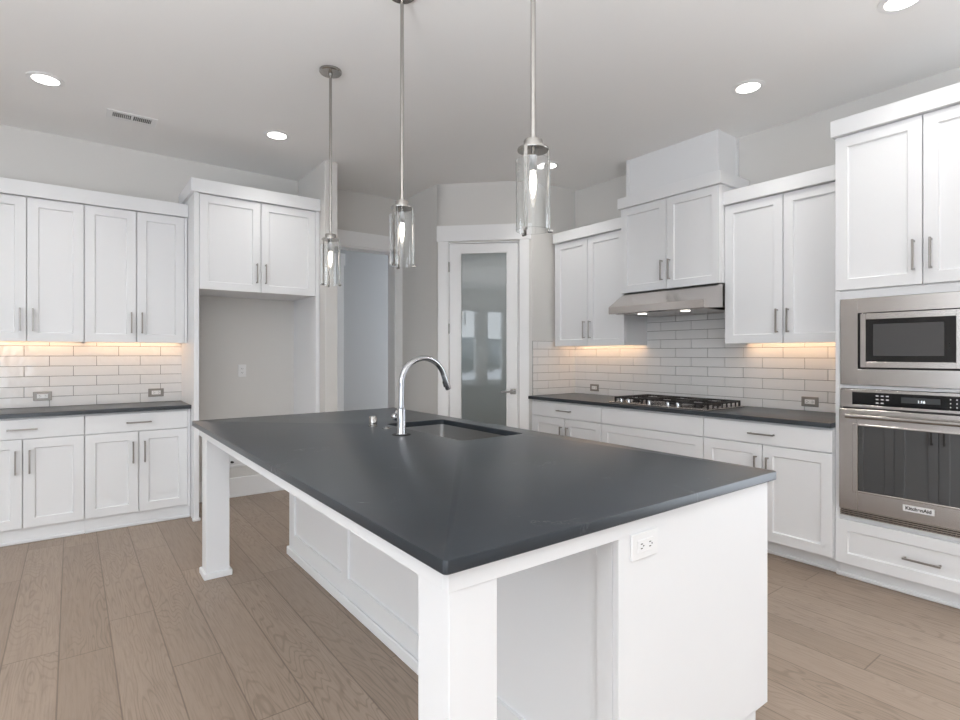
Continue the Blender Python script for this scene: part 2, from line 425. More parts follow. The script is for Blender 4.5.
# trims: head + leg casing, baseboards
def casing(name, x0, x1, ytop, legs, z_head0, z_head1, m4=None, t_=.02, over=.012):
    bm = new(); t = new()
    for a, b in legs: add_box(t, a, b, -t_, 0, 0, z_head0)
    add_box(t, x0, x1, -t_-.006, 0, z_head0, z_head1)
    merge(bm, t, m4); return struct(name, bm, 'trim')
casing('trim_1', OX0-.10, PX, YA, [(OX0-.085, OX0), (OX1, PX-.001)], OZ, OZ+.155, Matrix.Translation((0, YA, 0)))
bm = new()
for a in ((OX0-.001, OX0+.018, YA-.012, YA+.152, 0, OZ), (OX1-.018, OX1+.001, YA-.012, YA+.152, 0, OZ), (OX0+.018, OX1-.018, YA-.012, YA+.152, OZ-.018, OZ+.001)): add_box(bm, *a)
struct('trim_2', bm, 'trim')
casing('trim_3', .0, .947, 0, [(.014, .118), (.836, .930)], 2.457, 2.613, diag)
t = new()
for a in ((.112, .126, .001, .10, 0, 2.457), (.820, .834, .001, .10, 0, 2.457), (.126, .820, .001, .10, 2.436, 2.457)): add_box(t, *a)
bm = new(); merge(bm, t, diag); struct('trim_4', bm, 'trim')
casing('trim_5', 1.88, 2.81, 0, [(1.90, 1.99), (2.70, 2.79)], OZ, OZ+.15, Matrix.Translation((0, FY, 0)))
BBH = .178
bm = new(); add_box(bm, .80, 1.755, YA-.016, YA, 0, BBH); add_box(bm, .80, 1.755, YA-.026, YA-.016, 0, .02); struct('baseboard_back', bm, 'trim')
bm = new(); add_box(bm, PX-.016, PX, PY+.01, YA-.03, 0, BBH); struct('baseboard_pantry', bm, 'trim')
bm = new(); add_box(bm, 1.795, 1.91, 4.664, 4.68, 0, BBH); add_box(bm, 1.91, 1.926, 4.664, YA-.03, 0, BBH); struct('baseboard_stub', bm, 'trim')
bm = new(); add_box(bm, 2.80, XR, FY-.016, FY, 0, BBH); add_box(bm, OX0-1.2, 1.89, FY-.016, FY, 0, BBH); struct('baseboard_hall', bm, 'trim')
bm = new(); add_box(bm, WX, -.64, YA-.016, YA, 0, BBH); struct('baseboard_left', bm, 'trim')
# pantry door with glass
d1 = bpy.data.objects.new('door_1', None); C.objects.link(d1); d1.matrix_world = diag; d1['kind'] = 'structure'
bm = new(); S0, S1, SZ = .1295, .8165, 2.432; y0, y1 = .006, .044
G0, G1, GZ0, GZ1 = .235, .715, .24, 2.345
add_box(bm, S0, G0, y0, y1, .012, SZ); add_box(bm, G1, S1, y0, y1, .012, SZ)
add_box(bm, G0, G1, y0, y1, GZ1, SZ, .0005); add_box(bm, G0, G1, y0, y1, .012, GZ0, .0005)
for a in ((G0, G0+.012, .004, .046, GZ0, GZ1), (G1-.012, G1, .004, .046, GZ0, GZ1), (G0+.012, G1-.012, .004, .046, GZ0, GZ0+.012), (G0+.012, G1-.012, .004, .046, GZ1-.012, GZ1)): add_box(bm, *a, .002)
obj('door_panel', bm, 'trim', d1)
bm = new(); add_box(bm, G0+.006, G1-.006, .022, .028, GZ0+.006, GZ1-.006, 0); obj('glass_pane', bm, 'pantryglass', d1)
bm = new()
add_box(bm, .742, .796, -.003, .006, .925, .979, .002); add_cyl(bm, (.769, -.003, .952), (0, -1, 0), .011, .04)
add_box(bm, .655, .780, -.052, -.040, .943, .961, .004, 2)
lv = obj('lever_handle', bm, 'nickel', d1); lv['label'] = 'brushed nickel lever'
for z in (2.20, 1.58, .30):
    bm = new(); add_cyl(bm, (.124, -.004, z-.05), (0, 0, 1), .0065, .10, 12); add_box(bm, .117, .131, -.0005, .004, z-.05, z+.05, .0005); obj('hinge', bm, 'nickel', d1)
# hall door (closed, mostly hidden)
d2 = bpy.data.objects.new('door_2', None); C.objects.link(d2); d2.location = (1.99, FY, 0); d2['kind'] = 'structure'
bm = new(); add_shaker(bm, .004, .706, .01, 2.45, -.012, .012, .12, .006); obj('door_panel', bm, 'trim', d2)
bm = new(); add_cyl(bm, (.06, -.06, .95), (0, 1, 0), .026, .05); obj('door_knob', bm, 'nickel', d2)
# ------------------------------------------------------------------ cabinets (local: x along width, y into the wall, z up; door face at y=0)
HL = .165
def handle(x, z, vertical, parent, y=0.0, L=HL, m='darknickel'):
    bm = new(); b = .0050
    if vertical:
        add_box(bm, x-b, x+b, y-.036, y-.025, z-L/2, z+L/2, .0015)
        for q in (z-L/2+.008, z+L/2-.008): add_box(bm, x-.0045, x+.0045, y-.027, y+.001, q-.0045, q+.0045, .001)
    else:
        add_box(bm, x-L/2, x+L/2, y-.036, y-.025, z-b, z+b, .0015)
        for q in (x-L/2+.008, x+L/2-.008): add_box(bm, q-.0045, q+.0045, y-.027, y+.001, z-.0045, z+.0045, .001)
    return obj('handle', bm, m, parent)
GAP = .0028
def door(x0, x1, z0, z1, parent, hx=None, hz=None, st=.062):
    bm = new(); add_shaker(bm, x0+GAP, x1-GAP, z0, z1, 0, .02, st); d = obj('door', bm, 'cab', parent)
    if hx is not None: handle(hx, hz, True, d)
    return d
def drawer(x0, x1, z0, z1, parent, h=True, shaker=False, hz=None):
    bm = new()
    if shaker: add_shaker(bm, x0+GAP, x1-GAP, z0, z1, 0, .02, .062)
    else: add_box(bm, x0+GAP, x1-GAP, 0, .02, z0, z1, .0018)
    d = obj('drawer', bm, 'cab', parent)
    if h: handle((x0+x1)/2, hz if hz else (z0+z1)/2, False, d)
    return d
def base_cabinet(label, loc, rz, W, D, kind, toe, group, left_end=False, right_fill=0, left_fill=0):
    t = thing('base_cabinet', label, 'cabinet', loc, rz, group)
    bm = new(); add_box(bm, 0, W, .0225, D, .10, .882)
    if right_fill: add_box(bm, W-right_fill, W, .006, .0225, .10, .882)
    if left_fill: add_box(bm, 0, left_fill, .006, .0225, .10, .882)
    obj('carcass', bm, 'cab', t)
    box_obj('toe_kick', (0, W, toe, toe+.018, 0, .102), 'cab', t)
    box_obj('shoe_molding', (0, W, toe-.014, toe, 0, .024), 'cab', t, .005)
    a, b = left_fill, W-right_fill; m_ = (a+b)/2
    zt, zd, zb = .868, .731, .112
    if kind == 'doors':
        drawer(a, b, zd+.003, zt, t)
        door(a, m_, zb, zd-.003, t, m_-.038, zd-.003-.072-HL/2); door(m_, b, zb, zd-.003, t, m_+.038, zd-.003-.072-HL/2)
    else:
        drawer(a, b, zd+.003, zt, t, h=False)
        drawer(a, b, .425, zd-.003, t, True, True, .565); drawer(a, b, zb, .419, t, True, True)
    return t
def upper_cabinet(name, label, loc, rz, W, D, z0, z1, group, lf=0, rf=0, carc0=None, skirt=None, strip=True, hoff=.072):
    t = thing(name, label, 'cabinet', (loc[0], loc[1], 0), rz, group)
    bm = new(); add_box(bm, .017, W-.017, .0225, D, z0+.034, z1+.003)
    for q in (0, W-.018): add_box(bm, q, q+.018, .0225, D, z0+(.034 if lf and q == 0 else .003), z1+.003)
    add_box(bm, .017, W-.017, .0225, .038, z0+.003, z0+.036)
    if lf: add_box(bm, 0, lf, .004, .0225, z0, z1+.003)
    if rf: add_box(bm, W-rf, W, .004, .0225, z0, z1+.003)
    obj('carcass', bm, 'cab', t)
    a, b = lf, W-rf; m_ = (a+b)/2
    door(a, m_, z0, z1, t, m_-.036, z0+hoff+HL/2); door(m_, b, z0, z1, t, m_+.036, z0+hoff+HL/2)
    if strip:
        sp = box_obj('light_strip', (.02, W-.03, D-.105, D-.08, z0+.020, z0+.0335), 'strip', t, 0)
        sp['label'] = 'warm glowing light strip'
    return t

# ---- left run on the back wall
YF = 4.93
gA = 'base cabinets along the wall left of the refrigerator niche'
base_cabinet('white base cabinet cut by the left edge of the photo', (-.620, YF, 0), 0, .696, YA-YF-.002, 'doors', .034, gA)
base_cabinet('white base cabinet standing against the tall panel of the refrigerator niche', (.076, YF, 0), 0, .694, YA-YF-.002, 'doors', .034, gA, right_fill=.018)
bm = new(); add_slab(bm, (-.63, .772, 4.905, YA-.001), .884, .914, .003)
tag(obj('worktop', bm, 'stone', None, True), 'dark stone worktop on the base cabinets under the four-door wall cabinets', 'worktop')
gU = 'wall cabinets left of the refrigerator niche'
upper_cabinet('upper_cabinet', 'tall white wall cabinet cut by the left edge of the photo', (-.592, 5.08, 0), 0, .668, YA-5.08-.002, 1.415, 2.45, gU)
upper_cabinet('upper_cabinet', 'tall white wall cabinet beside the refrigerator niche', (.076, 5.08, 0), 0, .694, YA-5.08-.002, 1.415, 2.45, gU, rf=.022)
bm = new(); add_box(bm, -.60, .772, 5.055, YA-.003, 2.455, 2.560, .002)
tag(obj('cabinet_crown', bm, 'cab'), 'flat white crown board along the top of the two tall wall cabinets', 'crown molding')

# ---- refrigerator niche
FRY = 4.80
fr = thing('refrigerator_surround', 'tall white empty refrigerator niche with two side panels and a cabinet above', 'cabinet', (.774, FRY, 0), 0)
FW = 1.791-.774; FD = YA-FRY-.002
for a, b in ((0, .036), (FW-.036, FW)):
    bm = new(); add_box(bm, a, b, 0, FD, 0, 2.62); sp = obj('side_panel', bm, 'cab', fr)
    bm = new(); add_box(bm, a-.010 if a == 0 else a, b+.010 if a == 0 else b, -.012, .03, 0, .024, .005); obj('shoe_molding', bm, 'cab', sp)
box_obj('carcass', (.036, FW-.036, .0225, FD, 1.847, 2.62), 'cab', fr)
m_ = FW/2
door(.036, m_, 1.842, 2.60, fr, m_-.036, 1.842+.075+HL/2); door(m_, FW-.036, 1.842, 2.60, fr, m_+.036, 1.842+.075+HL/2)
bm = new(); add_box(bm, -.022, FW, -.024, FD, 2.606, 2.712, .002); obj('crown_molding', bm, 'cab', fr)

# ---- right run (rotated so that local x runs toward -Y, local y into +X)
RZ = -PI/2
XF = 3.612
gB = 'base cabinets along the cooktop wall'
DB = XB-XF-.002
base_cabinet('white base cabinet under the worktop beside the pantry door', (XF, 3.975, 0), RZ, .878, DB, 'doors', .105, gB, left_fill=.022)
base_cabinet('white drawer base cabinet directly under the gas cooktop', (XF, 3.097, 0), RZ, .941, DB, 'drawers', .105, gB)
base_cabinet('white base cabinet directly beside the tall oven cabinet', (XF, 2.156, 0), RZ, .827, DB, 'doors', .105, gB)
bm = new(); add_slab(bm, (3.585, XB-.001, 1.330, QY-.001), .884, .914, .003)
tag(obj('worktop', bm, 'stone', None, True), 'dark stone worktop holding the gas cooktop', 'worktop')
XU = 3.915; gV = 'wall cabinets on the cooktop wall'
DU = XB-XU-.002
UL = upper_cabinet('upper_cabinet', 'white wall cabinet between the pantry corner and the range hood', (XU, 3.962, 0), RZ, .870, DU, 1.40, 2.430, gV, lf=.012)
UR = upper_cabinet('upper_cabinet', 'white wall cabinet between the range hood and the tall oven cabinet', (XU, 2.167, 0), RZ, .838, DU, 1.40, 2.428, gV)
XH = 3.85
UH = upper_cabinet('hood_cabinet', 'shorter raised white wall cabinet right above the range hood', (XH, 3.080, 0), RZ, .912, XB-XH-.002, 1.853, 2.585, gV, strip=False, hoff=.07)
for c_, x0_, x1_, dd_, z0_, z1_ in ((UL, -.004, .870, DU, 2.436, 2.536), (UR, 0, .838, DU, 2.434, 2.532), (UH, -.016, .934, XB-XH-.002, 2.588, 2.680)):
    bm = new(); add_box(bm, x0_, x1_, -.025, dd_, z0_, z1_, .002); obj('crown_molding', bm, 'cab', c_)
# boxed chimney above the hood cabinet
ch = thing('chimney_box', 'white boxed chimney cover rising from the hood cabinet to the ceiling', 'chimney cover', (0, 0, 2.680))
cx0, cy0, cy1, cz = 3.945, 2.236, 3.085, HC-2.680-.001
box_obj('panel', (cx0, XB-.003, cy0, cy1, 0.001, cz), 'cab', ch)
for yy in (cy0-.006, cy1-.028):
    bm = new(); add_box(bm, cx0-.006, cx0+.03, yy, yy+.034, .001, cz); obj('corner_trim', bm, 'cab', ch)
bm = new(); add_box(bm, XB-.045, XB-.003, cy0-.006, cy0, .001, cz); obj('corner_trim', bm, 'cab', ch)

# ---- tall oven cabinet
XO = 3.630
OW = .836
ov = thing('oven_cabinet', 'tall white cabinet holding the microwave and the wall oven', 'cabinet', (XO, 1.326, 0), RZ)
OD = XB-XO-.002
bm = new()
add_box(bm, 0, .024, .012, OD, .098, 2.615); add_box(bm, OW-.024, OW, .012, OD, .098, 2.615)
add_box(bm, .024, OW-.024, .0225, OD, .098, .376, .0005); add_box(bm, .024, OW-.024, .012, OD, 1.123, 1.143); add_box(bm, .024, OW-.024, .0225, OD, 1.690, 2.615, .0005)
add_box(bm, .024, OW-.024, .012, .05, .362, .380); add_box(bm, .024, OW-.024, .012, OD, 1.645, 1.692); add_box(bm, .024, OW-.024, OD-.02, OD, .376, 1.69, .0005)
obj('carcass', bm, 'cab', ov)
m_ = OW/2
door(0, m_, 1.698, 2.600, ov, m_-.037, 1.698+.075+HL/2); door(m_, OW, 1.698, 2.600, ov, m_+.037, 1.698+.075+HL/2)
drawer(0, OW, .094, .352, ov, True, True, .216)
bm = new(); add_box(bm, -.013, OW+.024, -.026, OD, 2.606, 2.702, .002); obj('crown_molding', bm, 'cab', ov)
box_obj('toe_kick', (0.0, OW, .062, .08, 0, .10), 'cab', ov)
box_obj('shoe_molding', (-.012, OW, .048, .062, 0, .024), 'cab', ov, .005)

# ---- microwave (local x from the left edge at Y=1.290)
mw = thing('microwave', 'stainless built-in microwave with a wide trim frame and black window above the oven', 'microwave', (XO, 1.294, 1.145), RZ)
AW = .772; MH = .498
bm = new()
ox0, ox1, oz0, oz1 = .088, .684, .092, .414
for a in ((0, ox0, 0, MH), (ox1, AW, 0, MH), (ox0, ox1, 0, oz0), (ox0, ox1, oz1, MH)): add_box(bm, a[0], a[1], -.006, .011, a[2], a[3], .0008)
obj('trim_frame', bm, 'steel', mw)
box_obj('body', (ox0-.02, ox1+.02, .014, .45, oz0-.02, oz1+.02), 'black', mw)
bm = new()
dx0, dx1, dz0, dz1 = ox0+.016, ox1-.016, oz0+.010, oz1-.006
gx0, gx1, gz0, gz1 = dx0+.026, .527, dz0+.032, dz1-.034
for a in ((dx0, gx0, dz0, dz1), (gx1, dx1, dz0, dz1), (gx0, gx1, dz0, gz0), (gx0, gx1, gz1, dz1)): add_box(bm, a[0], a[1], -.016, .013, a[2], a[3], .0012)
md = obj('door', bm, 'steel', mw)
box_obj('window', (gx0, gx1, -.012, .010, gz0, gz1), 'blackglass', md, .0005)
sc = box_obj('screen', (gx0+.036, gx1-.048, -.0128, -.0115, gz0+.034, gz1-.028), 'mwscreen', md, 0)
sc['label'] = 'grey mesh viewing screen'
bm = new()
for zz in (.20, .215, .23): add_box(bm, gx1-.03, gx1-.024, -.0126, -.0115, zz, zz+.004, 0)
obj('button_print', bm, 'display', md)

# ---- wall oven
oe = thing('wall_oven', 'stainless wall oven with a bar handle and dark glass door under the microwave', 'oven', (XO, 1.294, .380), RZ)
OVH = .740
box_obj('body', (.006, AW-.006, .013, .52, .02, OVH-.01), 'black', oe)
bm = new()
pz0, pz1 = .646, .738
gx0, gx1, gz0_, gz1_ = .060, AW-.060, .650, .724
for a in ((0, gx0, .636, OVH), (gx1, AW, .636, OVH), (gx0, gx1, .636, gz0_), (gx0, gx1, gz1_, OVH)): add_box(bm, a[0], a[1], -.006, .011, a[2], a[3], .0008)
cp = obj('control_panel', bm, 'steel', oe)
bm = new(); add_box(bm, gx0, gx1, -.004, .010, gz0_, gz1_, .0005); obj('panel_glass', bm, 'blackglass', cp)
bm = new(); add_box(bm, .293, .462, -.0055, -.003, .676, .707, .0003); dd = obj('display', bm, 'display', cp)
text_obj('clock_digits', '1:16', .020, 'glow', dd, Matrix.Translation((.382, -.006, .686)) @ FACE, .0003, .0002)
def prt(x0, x1, zz, hh):
    bm = new(); add_box(bm, x0, x1, -.005, -.0038, zz-hh, zz+hh, 0); obj('button', bm, 'print', cp)
for zz, ks in ((.707, (0, 1, 2)), (.687, (0, 1, 2)), (.667, (0, 1))):
    for k in ks: prt(.176+k*.024, .189+k*.024, zz, .003)
    for k in range(5): prt(.500+k*.026, .505+k*.026, zz, .0025)
od = bpy.data.objects.new('door', None); C.objects.link(od); od.parent = oe
bm = new()
ddz0, ddz1 = .046, .626
hx0, hx1, hz0, hz1 = .094, AW-.094, .160, .532
for a in ((0, hx0, ddz0, ddz1), (hx1, AW, ddz0, ddz1), (hx0, hx1, ddz0, hz0), (hx0, hx1, hz1, ddz1)): add_box(bm, a[0], a[1], -.024, .010, a[2], a[3], .0015)
for a in ((hx0-.026, hx0, hz0-.012, hz1+.012), (hx1, hx1+.026, hz0-.012, hz1+.012)): add_box(bm, a[0], a[1], -.027, -.02, a[2], a[3], .002)
for a in ((hx0, hx1, hz0-.010, hz0), (hx0, hx1, hz1, hz1+.010)): add_box(bm, a[0], a[1], -.027, -.02, a[2], a[3], .002)
obj('door_frame', bm, 'steel', od)
box_obj('window', (hx0, hx1, -.018, .009, hz0, hz1), 'ovenglass', od, .0005)
bm = new(); zz = .588
add_tube(bm, [(.050, -.062, zz), (AW-.050, -.062, zz)], .0125, 20)
for k in (.072, AW-.072): add_cyl(bm, (k, -.023, zz), (0, -1, 0), .009, .04)
for k in (.046, AW-.052): add_cyl(bm, (k, -.062, zz), (1, 0, 0), .0138, .006)
obj('handle', bm, 'nickel', od, True)
bx0, bx1, bz = .306, .442, .112
bm = new(); add_box(bm, bx0, bx1, -.0265, -.0235, bz-.017, bz+.017, .0008); bd = obj('badge', bm, 'print', od)
text_obj('badge_lettering', 'KitchenAid', .025, 'darkprint', bd, Matrix.Translation(((bx0+bx1)/2, -.0268, bz)) @ FACE, .0003, .0010)
bm = new()
add_box(bm, 0, AW, .002, .012, 0, .044, .0005)
for zz in (.004, .015, .026, .037): add_box(bm, 0, AW, -.012, .004, zz, zz+.006, .001)
vt = obj('vent_grille', bm, 'steel', oe)
bm = new()
for zz in (.0105, .0215, .0325): add_box(bm, .004, AW-.004, -.002, .003, zz-.0003, zz+.0045, 0)
obj('vent_slot', bm, 'slot', vt)

# ---- range hood
hd = thing('range_hood', 'stainless under-cabinet range hood over the gas cooktop', 'range hood', (0, 0, 1.66))
hy0, hy1 = 2.172, 3.050
bm = new()
add_prism(bm, [(3.652, .002), (3.652, .060), (3.862, .188), (XB-.004, .188), (XB-.004, .014), (3.90, .014), (3.70, .002)], 'y', hy0, hy1, .0015)
obj('body', bm, 'steel', hd)
bm = new(); add_box(bm, 3.70, XB-.02, hy0+.04, hy1-.04, -.002, .004); obj('filter_panel', bm, 'steel', hd)
for yy in (hy0+.24, hy1-.24):
    bm = new(); add_cyl(bm, (3.79, yy, -.006), (0, 0, 1), .034, .006); obj('lamp', bm, 'hoodlamp', hd, True)
bm = new()
for k in range(3): add_box(bm, 3.672, 3.690, 2.56+k*.04, 2.585+k*.04, -.003, .003, .001)
obj('control_button', bm, 'black', hd)

# ---- gas cooktop
ck = thing('gas_cooktop', 'five burner gas cooktop with black grates and steel knobs set in the worktop', 'cooktop', (0, 0, .914))
ky0, ky1, kx0, kx1 = 2.142, 3.040, 3.640, 4.165
bm = new(); add_box(bm, kx0, kx1, ky0, ky1, 0, .009, .003, 2); obj('tray', bm, 'steel', ck)
bm = new(); bw = .012
third = (ky1-ky0-.04)/3
for k in range(3):
    g0, g1 = ky0+.02+k*third+.003, ky0+.02+(k+1)*third-.003
    gt = new(); x0, x1 = kx0+.085, kx1-.02
    if k != 1: x0 = kx0+.050
    zt0, zt1 = .036, .050
    add_box(gt, x0, x0+bw, g0, g1, zt0, zt1, .002); add_box(gt, x1-bw, x1, g0, g1, zt0, zt1, .002)
    add_box(gt, x0, x1, g0, g0+bw, zt0, zt1, .002); add_box(gt, x0, x1, g1-bw, g1, zt0, zt1, .002)
    n_ = 7
    for j in range(1, n_):
        xx = x0+(x1-x0)*j/n_
        add_box(gt, xx-.005, xx+.005, g0, g0+.085, zt0+.002, zt1, .002); add_box(gt, xx-.005, xx+.005, g1-.085, g1, zt0+.002, zt1, .002)
    add_box(gt, (x0+x1)/2-.006, (x0+x1)/2+.006, g0, g1, zt0, zt1, .002)
    for xx in (x0+.001, x1-bw-.001):
        for yy in (g0+.001, g1-bw-.001): add_box(gt, xx, xx+bw, yy, yy+bw, .008, zt0+.002, .002)
    # the slanted outer fingers that reach down to the tray
    for yy, e in ((g0, k == 0), (g1-.006, k == 2)):
        if e:
            for j in range(n_+1):
                xx = x0+(x1-x0-.012)*j/n_
                add_box(gt, xx, xx+.012, yy-.001, yy+.007, .010, zt1-.002, .001)
    obj('grate', gt, 'black', ck)
for xx, yy, r in ((3.80, ky0+.165, .040), (4.05, ky0+.165, .034), (3.93, (ky0+ky1)/2, .055), (3.80, ky1-.165, .034), (4.05, ky1-.165, .040)):
    bm = new(); add_lathe(bm, [(0, .008), (r, .008), (r, .018), (r*.8, .020), (r*.8, .028), (r*.7, .031), (0, .031)], (xx, yy, 0), n=28); obj('burner', bm, 'black', ck, True)
for yy in (2.405, 2.49, 2.66, 2.86, 2.935):
    bm = new(); add_lathe(bm, [(0, .008), (.020, .008), (.020, .012), (.016, .014), (.0145, .036), (.012, .038), (0, .038)], (kx0+.040, yy, 0), n=24)
    add_box(bm, kx0+.024, kx0+.056, yy-.004, yy+.004, .030, .043, .002); obj('knob', bm, 'chrome', ck, True)

# ---- tile backsplashes: real tiles with grout behind
def backsplash(label, rows):
    """rows: list of (matrix, a0, a1, z0, z1, zbase, offset_even, offset_odd)"""
    t = thing('tile_backsplash', label, 'backsplash')
    tb, gb = new(), new(); CH, CL, J = .0787, .3005, .0032
    for mtx, a0, a1, z0, z1, zb, oe_, oo in rows:
        g1 = new(); add_box(g1, a0, a1, -.006, 0, z0, z1, 0); merge(gb, g1, mtx)
        k = 0
        while zb+k*CH < z1:
            zz0, zz1 = max(zb+k*CH+J/2, z0+.0005), min(zb+(k+1)*CH-J/2, z1)
            off = oe_ if k % 2 == 0 else oo
            n0 = math.floor((a0-off)/CL)
            x = off+n0*CL
            while x < a1 and zz1-zz0 > .006:
                p, q = max(x+J/2, a0), min(x+CL-J/2, a1)
                if a1-q < .02 and q < a1: q = a1
                if q-p > .012 or x+CL-J/2 < a1:
                    tt = new(); add_box(tt, p, q, -.0105, -.002, zz0, zz1, .0016, 2)
                    cx_, cz_ = (p+q)/2, (zz0+zz1)/2
                    r_ = Matrix.Translation((cx_, -.006, cz_)) @ Matrix.Rotation(random.uniform(-.010, .010), 4, 'X') @ Matrix.Rotation(random.uniform(-.004, .004), 4, 'Z') @ Matrix.Translation((-cx_, .006, -cz_))
                    merge(tb, tt, mtx @ r_)
                x += CL
            k += 1
    obj('tiles', tb, 'tile', t); obj('grout', gb, 'grout', t)
    return t
backsplash('white subway tile backsplash between worktop and wall cabinets beside the refrigerator niche',
           [(Matrix.Translation((0, YA-.001, 0)), -.63, .773, .9145, 1.413, .914, -.138, .011)])
mB = Matrix.Translation((XB-.001, 0, 0)) @ Matrix.Rotation(-PI/2, 4, 'Z')     # local x = -Y
mR = Matrix.Translation((0, QY-.001, 0))
backsplash('white subway tile backsplash behind the gas cooktop wrapping the pantry corner',
           [(mB, -QY+.011, -3.090, .9145, 1.399, .901, -2.043, -1.892), (mB, -3.090, -2.170, .9145, 1.655, .901, -2.043, -1.892),
            (mB, -2.170, -1.330, .9145, 1.399, .901, -2.043, -1.892), (mR, QX+.006, 3.912, .9145, 1.453, .901, 3.70, 3.85), (mR, 3.912, XB-.002, .9145, 1.399, .901, 3.70, 3.85)])

# ---- outlets (local: plate centred, facing -Y)
def outlet(label, loc, rz, horiz, plate, w_=.115, h_=.07, gfci=True):
    t = thing('power_outlet', label, 'outlet', loc, rz)
    W, H_ = (w_, h_) if horiz else (h_, w_)
    box_obj('cover_plate', (-W/2, W/2, -.006, 0, -H_/2, H_/2), plate, t, .003)
    iw, ih = (W*.58, H_*.47) if horiz else (W*.47, H_*.58)
    f = box_obj('receptacle', (-iw/2, iw/2, -.0085, -.005, -ih/2, ih/2), 'plastic', t, .0015)
    for s_ in (-1, 1):
        bm = new()
        if horiz:
            c_ = s_*iw*.27
            for dz in (-.006, .006): add_box(bm, c_-.004, c_+.004, -.0092, -.0082, dz-.0012, dz+.0012, 0)
            add_cyl(bm, (c_+.0085, -.0082, 0), (0, -1, 0), .0022, .001, 10, 0)
        else:
            c_ = s_*ih*.27
            for dx in (-.006, .006): add_box(bm, dx-.0012, dx+.0012, -.0092, -.0082, c_-.002, c_+.006, 0)
            add_cyl(bm, (0, -.0082, c_-.008), (0, -1, 0), .0022, .001, 10, 0)
        obj('socket', bm, 'slot', f)
    return t
outlet('taupe framed outlet in the backsplash beside the left edge of the photo', (-.180, YA-.0105, .998), 0, True, 'plate')
outlet('taupe framed outlet in the backsplash beside the refrigerator niche', (.579, YA-.0105, .994), 0, True, 'plate')
outlet('taupe framed outlet in the backsplash beside the tall oven cabinet', (XB-.0105, 1.706, .981), RZ, True, 'plate')
outlet('taupe framed outlet in the backsplash beside the pantry corner', (XB-.0105, 3.718, .983), RZ, True, 'plate')
outlet('white outlet on the bare wall inside the refrigerator niche', (1.275, YA, 1.168), 0, False, 'plastic')
outlet('white outlet on the white end panel of the island under the worktop corner', (1.258, .929, .800), 0, True, 'plastic', .118, .074)
ib = thing('valve_box', 'small white recessed water valve box low on the wall in the refrigerator niche', 'valve box', (1.215, YA, .275))
bm = new()
for a in ((-.09, -.07, 0, .16), (.07, .09, 0, .16), (-.07, .07, 0, .02), (-.07, .07, .14, .16)): add_box(bm, a[0], a[1], -.010, 0, a[2], a[3], .002)
obj('frame', bm, 'plastic', ib); box_obj('recess', (-.07, .07, -.003, 0, .02, .14), 'plastic', ib, 0)
bm = new(); add_cyl(bm, (-.03, -.003, .05), (0, -1, 0), .010, .02); add_box(bm, -.045, -.015, -.026, -.020, .044, .056); obj('valve', bm, 'slot', ib)

# ------------------------------------------------------------------ island
isl = thing('kitchen_island', 'white panelled kitchen island base with two square legs under the big dark worktop', 'kitchen island', (1.5, 2.3, 0))
def ib_(name, bm, m='cab', parent=None):
    bmesh.ops.translate(bm, verts=bm.verts[:], vec=(-1.5, -2.3, 0)); return obj(name, bm, m, parent or isl)
LX0, LX1 = .618, .745
ZS = .884
for y0, y1 in ((.930, 1.055), (3.515, 3.640)):
    if y0 > 2: LX0, LX1 = LX0+.013, LX1+.013
    bm = new(); add_box(bm, LX0, LX1, y0, y1, 0, ZS-.002, .002); lg = ib_('leg', bm)
    bm = new(); add_box(bm, LX0-.014, LX1+.014, y0-.014, y1+.014, 0, .036, .004); ib_('foot_molding', bm, 'cab', lg)
LX0, LX1 = .618, .745
bm = new()
add_box(bm, LX0-.006, 1.160, .924, .945, .835, ZS-.001, .0012)
add_box(bm, LX0-.006, LX0+.014, .945, 3.640, .835, ZS-.001, .0012)
add_box(bm, LX0+.014, 1.150, 3.625, 3.646, .835, ZS-.001, .0012)
ib_('apron', bm)
XP, XE = 1.152, 1.965
YN, YX = .928, 3.640
bm = new()
add_box(bm, XP+.004, XE, YN+.001, YN+.024, .095, ZS-.001, .0015)
add_box(bm, XP, XP+.024, YN, YN+.02, 0, ZS-.001, .0012)
add_box(bm, XP+.004, XE-.085, YN+.001, YN+.024, 0, .10, .0005)
ib_('end_panel', bm)
# seating-side panel: frame with three recessed fields
bm = new(); t_ = .016
stiles = [(YN+.021, 1.003), (1.835, 1.915), (2.690, 2.770), (3.545, YX)]
for a, b in stiles: add_box(bm, XP, XP+t_, a, b, 0, ZS-.001, .0008)
for (a, b), (c_, d) in zip(stiles[:-1], stiles[1:]):
    add_box(bm, XP, XP+t_, b, c_, 0, .150, .0008); add_box(bm, XP, XP+t_, b, c_, .770, ZS-.001, .0008)
add_box(bm, XP+t_-.003, XP+t_+.012, YN+.021, YX, 0, ZS-.001, 0)
ib_('seating_panel', bm)
bm = new(); add_box(bm, XP-.015, XP, YN+.06, YX+.010, 0, .055, .005); add_box(bm, XP-.015, XE-.09, YX+.0, YX+.013, 0, .055, .005); ib_('base_molding', bm)
bm = new(); add_box(bm, XP+t_+.012, XE-.022, YN+.024, YX-.001, .10, ZS-.25, 0); add_box(bm, XP+t_+.012, XE-.09, YN+.024, YX-.001, 0, .10, 0)
add_box(bm, XP+t_+.012, XE-.022, YN+.024, 2.06, ZS-.26, ZS-.001, 0); add_box(bm, XP+t_+.012, XE-.022, 2.95, YX-.001, ZS-.26, ZS-.001, 0)
add_box(bm, XE-.05, XE-.022, 2.06, 2.95, ZS-.26, ZS-.001, 0)
ib_('carcass', bm)
bm = new(); add_box(bm, XP+.004, XE, YX-.001, YX+.001, .095, ZS-.001, 0); ib_('far_end_panel', bm)
